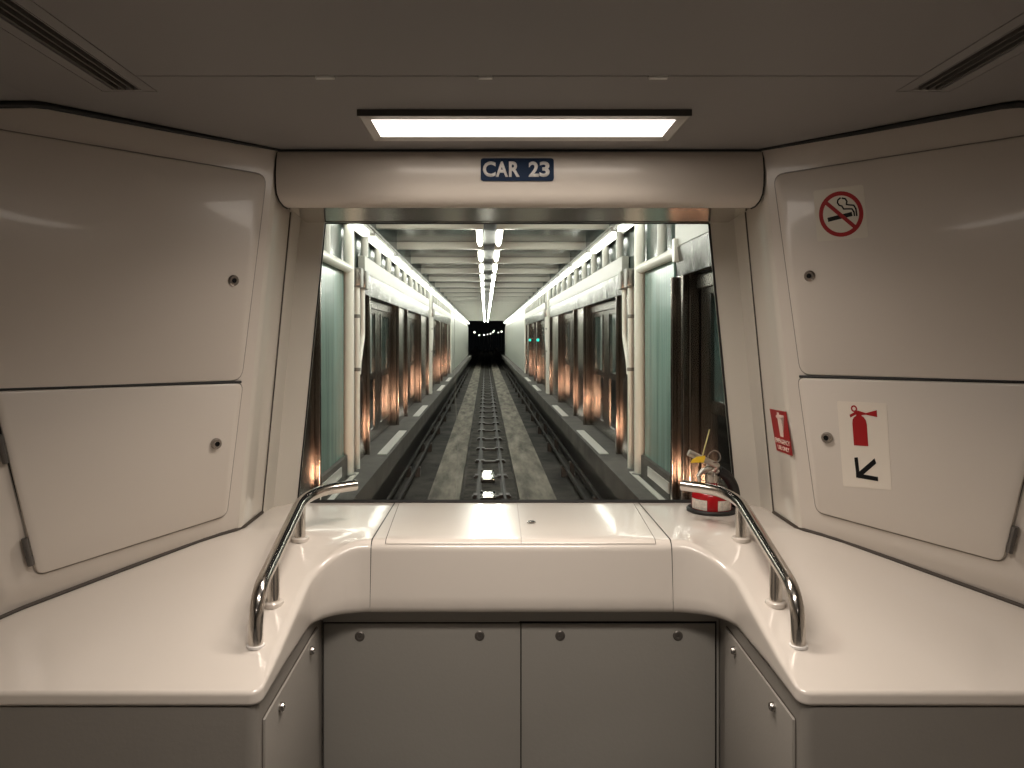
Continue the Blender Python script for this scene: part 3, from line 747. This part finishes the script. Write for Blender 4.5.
# ================================================================== THE GUIDEWAY (its own axes, turned at the end)
XT = 0.10
def tb(x0, x1, y0, y1, z0, z1, bev=0, bm=None): return box(bm or NB(), x0, x1, y0, y1, z0 + H, z1 + H, bev)
YE = 66.0
ORD = 'first second third fourth fifth sixth seventh eighth ninth tenth eleventh twelfth thirteenth fourteenth fifteenth sixteenth seventeenth eighteenth nineteenth twentieth twenty-first twenty-second twenty-third twenty-fourth twenty-fifth twenty-sixth twenty-seventh twenty-eighth twenty-ninth thirtieth thirty-first thirty-second thirty-third thirty-fourth thirty-fifth'.split()
def st_(bm, name, m, smooth=0): return tun(tag(mk(bm, name, m, smooth=smooth), kind='structure'))
ZF = -2.66
st_(tb(-2.2, 2.4, 2.7, 160, ZF - .1, ZF), 'floor', 'darkfloor')
st_(tb(XT - .46, XT + .42, 2.7, 160, ZF, ZF + .02), 'guideway_floor', 'midfloor')
for x0, x1 in ((-.93, -.42), (.55, 1.14)): st_(tb(x0, x1, 2.7, 160, ZF, -2.58), 'running_floor', 'concrete')
for s, nm in SIDES:
    xe = XT + s * 1.33
    st_(tb(min(xe, xe + s * .9), max(xe, xe + s * .9), 2.75, YE, -1.74, -1.5), 'platform_floor', 'nosing')
    st_(tb(min(XT + s * 2.0, XT + s * 2.1), max(XT + s * 2.0, XT + s * 2.1), 2.75, YE, ZF, -1.74), 'trench_wall', 'trough')
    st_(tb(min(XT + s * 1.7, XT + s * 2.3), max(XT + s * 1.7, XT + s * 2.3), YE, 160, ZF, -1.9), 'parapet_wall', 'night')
# guide rails, ties, power rails
for s, nm in SIDES:
    x = XT + s * .21; bm = NB()
    tb(x - .022, x + .022, 2.75, 150, ZF + .10, ZF + .135, bm=bm); tb(x - .010, x + .010, 2.75, 150, ZF + .03, ZF + .10, bm=bm); tb(x - .045, x + .045, 2.75, 150, ZF + .02, ZF + .035, bm=bm)
    tun(tag(mk(bm, 'guide_rail', 'rail', smooth=0), f'{nm} steel guide rail running down the middle of the guideway', 'rail'))
y = 12.4; k = 0; first = None
while y < 64:
    lab = f'{ORD[k]} cross tie from the windscreen between the guide rails'
    if first is None:
        first = tun(thing('cross_tie', lab, 'tie', Vector((XT, y, ZF + H + .02)), 'cross ties between the guide rails'))
        mk(tb(XT - .32, XT + .32, y - .05, y + .05, ZF + .02, ZF + .055), 'tie_bar', 'tie', first, smooth=0)
        for sx in (-1, 1):
            bm = NB(); tb(XT + sx * .21 - .09, XT + sx * .21 + .09, y - .09, y + .09, ZF + .055, ZF + .085, .008, bm=bm); mk(bm, 'rail_chair', 'tie', first)
    else: tun(dup(first, (0, y - 12.4, 0), lab))
    y += 1.75; k += 1
for (x, y0, y1, lab) in ((XT - .06, 13.6, 14.5, 'shiny steel track plate between the guide rails, farther of two'), (XT - .06, 12.05, 12.5, 'shiny steel track plate between the guide rails, nearer of two')):
    bm = NB(); tb(x - .13, x + .13, y0, y1, ZF + .02, ZF + .10, .012, bm=bm)
    for xx in (x - .10, x + .10):
        for yy in (y0 + .05, y1 - .05): lathe(bm, [(.02, 0), (.02, .02), (.012, .024)], (xx, yy, ZF + .098 + H), seg=8)
    tun(tag(mk(bm, 'track_plate', 'trackplate'), lab, 'track plate'))
for x, zt, nm in ((-1.30, -2.42, 'inner thin power rail on the left of the guideway'), (-1.47, -2.42, 'outer thin power rail on the left of the guideway'), (1.50, -2.40, 'inner thin power rail on the right of the guideway'), (1.66, -2.32, 'outer thin power rail on the right of the guideway')):
    bm = NB(); tb(x - .022, x + .022, 2.8, 150, zt - .05, zt, bm=bm)
    p = thing('power_rail', nm, 'rail', Vector((x, 70, ZF + H))); tun(p)
    mk(bm, 'conductor', 'rail', p, smooth=0)
    for k in range(14):
        yy = 11.2 + 3.2 * k
        bm = NB(); tb(x - .05, x + .05, yy - .06, yy + .06, ZF, zt - .05, .008, bm=bm); mk(bm, 'bracket', 'tie', p)
for s, nm in SIDES:
    x = XT + s * 1.80
    bm = NB(); tb(x - .12, x + .12, 2.8, YE - .1, ZF, -2.15, .01, bm=bm)
    tun(tag(mk(bm, 'cable_trough', 'trough'), f'black cable trough along the {nm} foot of the guideway', 'trough'))

# roof: edge rails, beams, glass, centre channel, lamps
y = 10.2; k = 0; first = None
while y < YE:
    lab = f'{ORD[k]} white roof beam from the windscreen across the glass roof'
    if first is None:
        bm = NB(); tb(XT - 1.62, XT + 1.62, y - .06, y + .06, 1.48, 1.60, .012, bm=bm); first = tun(tag(mk(bm, 'roof_beam', 'white_steel'), lab, 'beam', 'white beams of the glass roof'))
    else: tun(dup(first, (0, 2.35 * k, 0), lab))
    y += 2.35; k += 1
first = None; y = 5.56
while y < YE - 1:
    for sx in (-1, 1):
        if first is None:
            first = tun(tag(mk(tb(XT - 1.62, XT - .1, y, y + 2.27, 1.60, 1.625), 'roof_window', 'roofglass', smooth=0), kind='structure')); y00 = y
        else: tun(dup(first, (0 if sx < 0 else 1.72, y - y00, 0)))
    y += 2.35
st_(tb(-.025, .145, 4, YE, 1.46, 1.60), 'ceiling_channel', 'channel')
for s, nm in SIDES:
    st_(tb(min(XT + s * 1.575, XT + s * 1.72), max(XT + s * 1.575, XT + s * 1.72), 4, YE, 1.36, 1.62), 'ceiling_rail', 'roofglass')
    bm = NB()
    zz_ = 1.26 if s < 0 else 1.32
    tb(min(XT + s * 1.47, XT + s * 1.60), max(XT + s * 1.47, XT + s * 1.60), 4, YE, zz_ + .06, zz_ + .09, bm=bm)
    st_(bm, 'ceiling_rail', 'box')
ROWS = (('along the top of the left wall', XT - 1.54, 9.42 - 4.70, -1, 1.26, 0.038), ('along the top of the right wall', XT + 1.54, 9.42 - 4.70, 1, 1.32, 0.038), ('left of the dark roof channel', -.083, 5.35, 0, 1.475, .036), ('right of the dark roof channel', .197, 5.35, 0, 1.475, .036))
for where, x, y0, s, z, hw_ in ROWS:
    first = None; k = 0; y = y0
    while y + 2.2 < YE + .5:
        lab = f'{ORD[k - 2]} strip light from the windscreen {where}' if k > 1 else f'strip light {where}, {("nearer", "farther")[k]} of the hidden pair'
        if first is None:
            first = tun(thing('strip_light', lab, 'light', Vector((x, y + 1.1, z + H)), f'strip lights {where}'))
            bm = NB()
            if s: slab(bm, [(-.075, .02), (-.062, .02), (-.055, -.035), (-.062, -.035)] if False else [(.062, .06), (-.058, .06), (-.058, .02), (.054, .02), (.058, -.03), (.066, -.03)], lambda a, b, d: Vector((x + s * a, d, z + b + H)), y, y + 2.22)
            else: tb(x - .045, x + .045, y + .10, y + 1.60, z - .01, z + .03, bm=bm)
            mk(bm, 'housing', 'housing', first, smooth=0)
            bm = NB(); tb(x - hw_, x + hw_, y + .05, y + 2.0, z - .032, z + .02, .008, bm=bm) if s else tube(bm, [(x, y + q, z + H - .045) for q in (0.10, .18, .38, .62, 1.15, 1.35, 1.53, 1.60)], [.004, .016, .032, .036, .036, .032, .016, .004], 10)
            mk(bm, 'tube', 'sidetube' if s else 'tube', first)
        else: tun(dup(first, (0, 2.35 * k, 0), lab))
        y += 2.35; k += 1

# side walls
POLES = (8.2, 19.95, 31.7)
PN = ('nearest', 'second nearest', 'third nearest')
for s, nm in SIDES:
    XW = XT + s * 1.59
    def wb(bm, d0, d1, y0, y1, z0, z1, bev=0):      # d measured outwards from the wall face
        a, b = XW + s * d0, XW + s * d1; return tb(min(a, b), max(a, b), y0, y1, z0, z1, bev, bm=bm)
    st_(wb(NB(), .30, .34, 2.8, 32, -1.5, 1.6), 'wall_' + nm, 'trough')
    # columns
    c0 = None
    for p, pn in zip(POLES, PN):
        lab = f'{pn} round white column on the {nm} side of the platform wall'
        if c0 is None:
            c0 = tun(thing('column', lab, 'column', Vector((XW, p, H - 1.5)), f'round columns on the {nm} side'))
            bm = NB(); tube(bm, [(XW, p, H - 1.5), (XW, p, H + 1.34)], .058, 20); mk(bm, 'shaft', 'white_steel', c0)
            bm = NB(); lathe(bm, [(.085, 0), (.085, .012), (.06, .02)], (XW, p, H - 1.5), seg=20); mk(bm, 'foot_flange', 'box', c0)
        else: tun(dup(c0, (0, p - POLES[0], 0), lab))
    # conduits with junction boxes beside the columns
    for p, pn in zip(POLES[:2], PN):
        for q, (dy, bend) in enumerate(((.42, False), (.80, True))):
            yy = p + dy; wh = 'straight' if not bend else 'bent'
            t = tun(thing('conduit', f'{wh} white conduit with grey junction box beside the {pn} {nm} column', 'conduit', Vector((XW - s * .02, yy, H - 1.5))))
            bm = NB(); x = XW - s * .02
            if not bend: tube(bm, [(x, yy, H - 1.5), (x, yy, H + .6)], .032, 14)
            else: tube(bm, fillet_path([(x, yy - .29, H - .42), (x, yy - .26, H - .30), (x, yy, H + .02), (x, yy, H + .6)], .08), .028, 14)
            mk(bm, 'pipe', 'white_steel', t)
            bm = NB(); tb(x - .06, x + .06, yy - .075, yy + .075, .58, .80, .01, bm=bm); j = mk(bm, 'junction_box', 'box', t)
            bm = NB(); tb(x - .045, x + .045, yy - .082, yy - .075, .60, .78, .003, bm=bm); mk(bm, 'box_cover', 'lock', j)
            if not bend:
                for zc in (-.36, .25):
                    bm = NB(); lathe(bm, [(.036, -.02), (.04, -.01), (.04, .01), (.036, .02)], (x, yy, H + zc), seg=14); mk(bm, 'clamp', 'box', t)
    # teal glazed panel before the first column
    g = tun(thing('glazed_panel', f'frosted teal glass panel before the nearest {nm} column', 'glass panel', Vector((XW, 7.5, H - 1.5))))
    mk(wb(NB(), .04, .06, 6.86, 8.12, -1.27, .72), 'pane', 'teal', g, smooth=0)
    mk(wb(NB(), .0, .10, 6.86, 8.12, -1.5, -1.27), 'kick_plate', 'nosing', g, smooth=0)
    bm = NB(); wb(bm, -.012, .0, 6.86, 7.75, -1.43, -1.33); mk(bm, 'bottom_rail', 'plate', g, smooth=0)
    bm = NB(); wb(bm, -.085, -.03, 6.86, 8.35, -1.5, -1.49); tun(tag(mk(bm, 'floor_strip', 'plate', smooth=0), f'thin bright floor strip at the foot of the {nm} teal glass panel', 'strip'))
    bm = NB(); tube(bm, [(XW, 6.5, H + .755), (XW, 8.2, H + .755)], .05, 16); wb(bm, -.06, .06, 6.45, 6.53, .66, .86)
    tun(tag(mk(bm, 'transom_bar', 'white_steel'), f'round white transom bar above the {nm} teal glass panel', 'bar'))
    # clerestory: posts and glass
    k = 0; y = 7.0 if s < 0 else 7.15; c0 = None; y00 = y
    while y < 31.4:
        if all(abs(y - p) > .25 for p in POLES):
            lab = f'{ORD[k]} short white clerestory post from the windscreen on the {nm} wall'
            lo = .78 if y < 8.2 else 1.0
            if c0 is None or y < 8.2:
                bm = NB(); tube(bm, [(XW, y, H + lo), (XW, y, H + 1.34)], .047, 14)
                c = tun(tag(mk(bm, 'clerestory_post', 'post'), lab, 'post', f'clerestory posts on the {nm} wall'))
                if y > 8.2: c0 = c; y00 = y
            elif c0 is not None: tun(dup(c0, (0, y - y00, 0), lab))
            if y < 8.2: c0 = None
            k += 1
        y += 1.13
    st_(wb(NB(), .07, .09, 4.0, 31.7, .78, 1.5), 'window_2' if s < 0 else 'window_3', 'roofglass')
    # fascias and steel headers, one per bay
    for (y0, y1, w) in ((3.0, 6.55, 'first'), (9.12, 19.5, 'second'), (20.85, 31.5, 'third')):
        bm = NB(); wb(bm, -.03, .06, y0, y1, .79, 1.0, .012)
        tun(tag(mk(bm, 'fascia_board', 'fascia'), f'white fascia board over the {w} door bay on the {nm}', 'fascia'))
        ym = y0 + (y1 - y0) * .5
        for q, (a, b) in enumerate(((y0, ym - .02), (ym + .02, y1))):
            bm = NB(); X0, X1 = XW - s * .035, XW + s * .02
            vs = [bm.verts.new(v) for v in ((X0, a, H + .785), (X0, b, H + .785), (XW - s * .005, b, H + .54), (XW - s * .005, a, H + .54), (X1 + s * .05, a, H + .785), (X1 + s * .05, b, H + .785), (X1 + s * .05, b, H + .54), (X1 + s * .05, a, H + .54))]
            for fc in ((0, 1, 2, 3), (4, 7, 6, 5), (0, 4, 5, 1), (3, 2, 6, 7), (0, 3, 7, 4), (1, 5, 6, 2)): bm.faces.new([vs[i] for i in fc])
            tun(tag(mk(bm, 'steel_header', 'steel', smooth=0), f'{("nearer", "farther")[q]} brushed steel header over the {w} door bay on the {nm}', 'header'))
    # doors
    units = [(9.75, 12.85, 'first'), (14.45, 17.35, 'second'), (21.4, 24.5, 'third'), (26.1, 29.1, 'fourth')]
    near = (3.3, 6.32, 'near')
    edges = []
    for (y0, y1, w) in ([near] if s > 0 else []) + units:
        lab = f'{w} sliding platform door from the nearest {nm} column, glazed with steel frames' if w != 'near' else 'dark sliding platform door seen at the far right edge of the windscreen'
        d = tun(thing('platform_door', lab, 'door', Vector((XW, (y0 + y1) / 2, H - 1.5)), f'sliding platform doors on the {nm}'))
        ym = (y0 + y1) / 2
        for a, b in ((y0 + .02, ym - .01), (ym + .01, y1 - .02)):
            bm = NB(); ya, yb = a + .26, b - .26
            for (p0, p1, z0, z1) in ((a, ya, -1.48, .42), (yb, b, -1.48, .42), (ya, yb, .34, .42), (ya, yb, -.60, -.50), (ya, yb, -1.48, -1.30)): wb(bm, .13, .17, p0, p1, z0, z1)
            lf = mk(bm, 'leaf', 'frame', d, smooth=0)
            bm = NB(); wb(bm, .145, .155, ya, yb, -.50, .34); mk(bm, 'pane', 'pane', lf, smooth=0)
            bm = NB(); wb(bm, .145, .155, ya, yb, -1.30, -.60); mk(bm, 'lower_pane', 'blackpane', lf, smooth=0)
            bm = NB()
            for e0, e1 in ((ya, ya + .05), (yb - .05, yb)): wb(bm, .118, .145, e0, e1, -.52, .36)
            mk(bm, 'glazing_bead', 'steel', lf, smooth=0)
        bm = NB(); wb(bm, .10, .18, y0, y1, .42, .54); mk(bm, 'head_rail', 'frame', d, smooth=0)
        # threshold plate
        bm = NB(); wb(bm, -.22, -.10, y0 - .1, y1 - .75, -1.5, -1.488, .003)
        tun(tag(mk(bm, 'threshold_plate', 'plate'), f'bright steel threshold plate at the foot of the {w} {nm} platform door', 'plate'))
    # brown steel pillars between doors
    segs = [(6.34 if s > 0 else 5.0, 6.84, 'before the teal glass panel'), (8.45, 9.73, 'between the nearest column and first door'), (12.87, 14.43, 'between the first and second doors'), (17.37, 19.75, 'before the second column'), (20.2, 21.38, 'after the second column'), (24.52, 26.08, 'between the third and fourth doors'), (29.12, 31.5, 'before the third column')]
    for (y0, y1, w) in segs:
        t = tun(thing('steel_pillar', f'brown brushed steel pillar on the {nm}, {w}', 'pillar', Vector((XW, (y0 + y1) / 2, H - 1.5)), f'steel pillars on the {nm}'))
        bm = NB(); wb(bm, .04, .20, y0, y1, -1.5, .56, .012); mk(bm, 'cladding', 'brownsteel', t)
        bm = NB()
        for yy in (y0 + .03, y1 - .09): wb(bm, -.005, .04, yy, yy + .06, -1.5, .55, .006)
        mk(bm, 'edge_strip', 'brownsteel', t)
    # pale end panels
    n = 14; c0 = None; y = 31.95; wd = (YE - y) / n
    for k in range(n):
        if c0 is None:
            bm = NB(); wb(bm, .02, .07, y, y + wd - .05, -1.5, .98, .01); c0 = tun(tag(mk(bm, 'wall_panel', 'endpanel'), kind='structure'))
        else: tun(dup(c0, (0, wd * k, 0)))
    st_(wb(NB(), .085, .11, 31.7, YE, .985, 1.42), 'wall_band', 'white_steel')
    bm = NB(); wb(bm, .07, .1, 31.7, YE, -1.5, 1.0); st_(bm, 'wall_backing', 'nosing')
# green signals on the right, third bay
for px, py, w in ((530, 340, 'left'), (538, 340, 'right')):
    X = XT + 1.58; Y = X * 750 / (px - 485.5); z = (338 - py) * Y / 750
    t = tun(thing('signal_lamp', f'small teal signal lamp on the far right pillars, {w} of two', 'lamp', Vector((X, Y, z + H))))
    bm = NB(); box(bm, X - .005, X + .05, Y - .06, Y + .06, H + z - .07, H + z + .07, .01); mk(bm, 'case', 'trough', t)
    bm = NB(); lathe(bm, [(.05, 0), (.05, .01), (.03, .02), (0, .022)], (X - .005, Y, H + z), (-.3, -1, 0), 12)
    bmesh.ops.translate(bm, verts=bm.verts, vec=(0, -.06, 0)); mk(bm, 'lamp_lens', 'green', t)
# lamps far beyond the open end
for k, (px, py, dd) in enumerate(((474.5, 332.3, .42), (479.3, 335.2, .32), (484, 335, .36), (487.5, 334.4, .24), (490.5, 333.8, .28), (492.8, 332.2, .32), (494, 330.8, .30), (498.4, 332.6, .28), (501.6, 331.6, .40))):
    Y = 128 + 1.5 * k; X = (px - 485.5) * Y / 750; z = (338 - py) * Y / 750
    t = tun(thing('distant_lamp', f'{ORD[k]} tiny lamp from the left in the dark beyond the tunnel end', 'lamp', Vector((X, Y, H + ZF)), 'lamps in the dark beyond the tunnel'))
    bm = NB(); tube(bm, [(X, Y, H + ZF), (X, Y, H + z - .02)], .03, 6); mk(bm, 'lamp_post', 'night', t)
    bm = NB(); lathe(bm, [(.02, -dd * .36), (dd * .28, -dd * .2), (dd * .36, 0), (dd * .28, dd * .2), (.02, dd * .36)], (X, Y, H + z), seg=10); mk(bm, 'bulb', 'dlamp', t)
# the car's own headlamps under the windscreen
for s, nm in SIDES:
    X = XT + s * .72; Y = 2.74; z = -1.93
    t = tun(thing('headlamp', f'round warm headlamp low on the {nm} of the car nose', 'lamp', Vector((X, Y, H + z))))
    bm = NB(); lathe(bm, [(.10, -.14), (.13, -.02), (.13, .0), (.115, .004)], (X, Y, H + z), (0, 1, 0), 24); mk(bm, 'bezel', 'lock', t)
    bm = NB(); lathe(bm, [(.112, -.004), (.105, .004), (0, .010)], (X, Y, H + z), (0, 1, 0), 24); mk(bm, 'lens', 'headlens', t)
    L = bpy.data.lights.new('headlamp_beam', 'AREA'); L.shape = 'DISK'; L.size = .16; L.energy = 18; L.color = (1.0, .60, .40); L.spread = math.radians(90)
    lo = bpy.data.objects.new('headlamp_beam', L); COL.objects.link(lo); lo.parent = t; lo.location = (0, .03, 0); lo.rotation_euler = (PI / 2, 0, 0)
    lo.rotation_euler = (-PI / 2 + .0, 0, 0)
    lo.rotation_euler = Vector((0, 1, 0)).to_track_quat('-Z', 'Y').to_euler()

R = Matrix.Rotation(TH, 4, 'Z')
bpy.context.view_layer.update()
for o in TUN: o.matrix_world = R @ o.matrix_world

# ------------------------------------------------------------------ lamps of the passenger saloon behind the eye
for y, lab in ((0.82, 'second ceiling light panel back from the header'), (-0.75, 'third ceiling light panel back from the header')):
    q = dup(lt, (0, (y - 1.61) * S, 0), lab)
    for ch in q.children:
        if ch.type == 'LIGHT': ch.data = ch.data.copy(); ch.data.energy = 11.2

# ------------------------------------------------------------------ world, camera, view
w = bpy.data.worlds.new('night'); scn.world = w; w.use_nodes = True
bg = w.node_tree.nodes['Background']; bg.inputs[0].default_value = (.35, .42, .45, 1); bg.inputs[1].default_value = 0.004
cam = bpy.data.cameras.new('camera'); co = bpy.data.objects.new('camera', cam); COL.objects.link(co)
co.location = (0, 0, H); co.rotation_euler = (PI / 2, 0, 0)
cam.sensor_width = 36; cam.lens = 36 * 750 / 1024; cam.shift_x = 15 / 1024; cam.shift_y = -46 / 1024; cam.clip_start = .02; cam.clip_end = 500
scn.camera = co
scn.view_settings.view_transform = 'Standard'; scn.view_settings.look = 'None'; scn.view_settings.gamma = 1; scn.view_settings.use_curve_mapping = False
scn.view_settings.exposure = -0.08
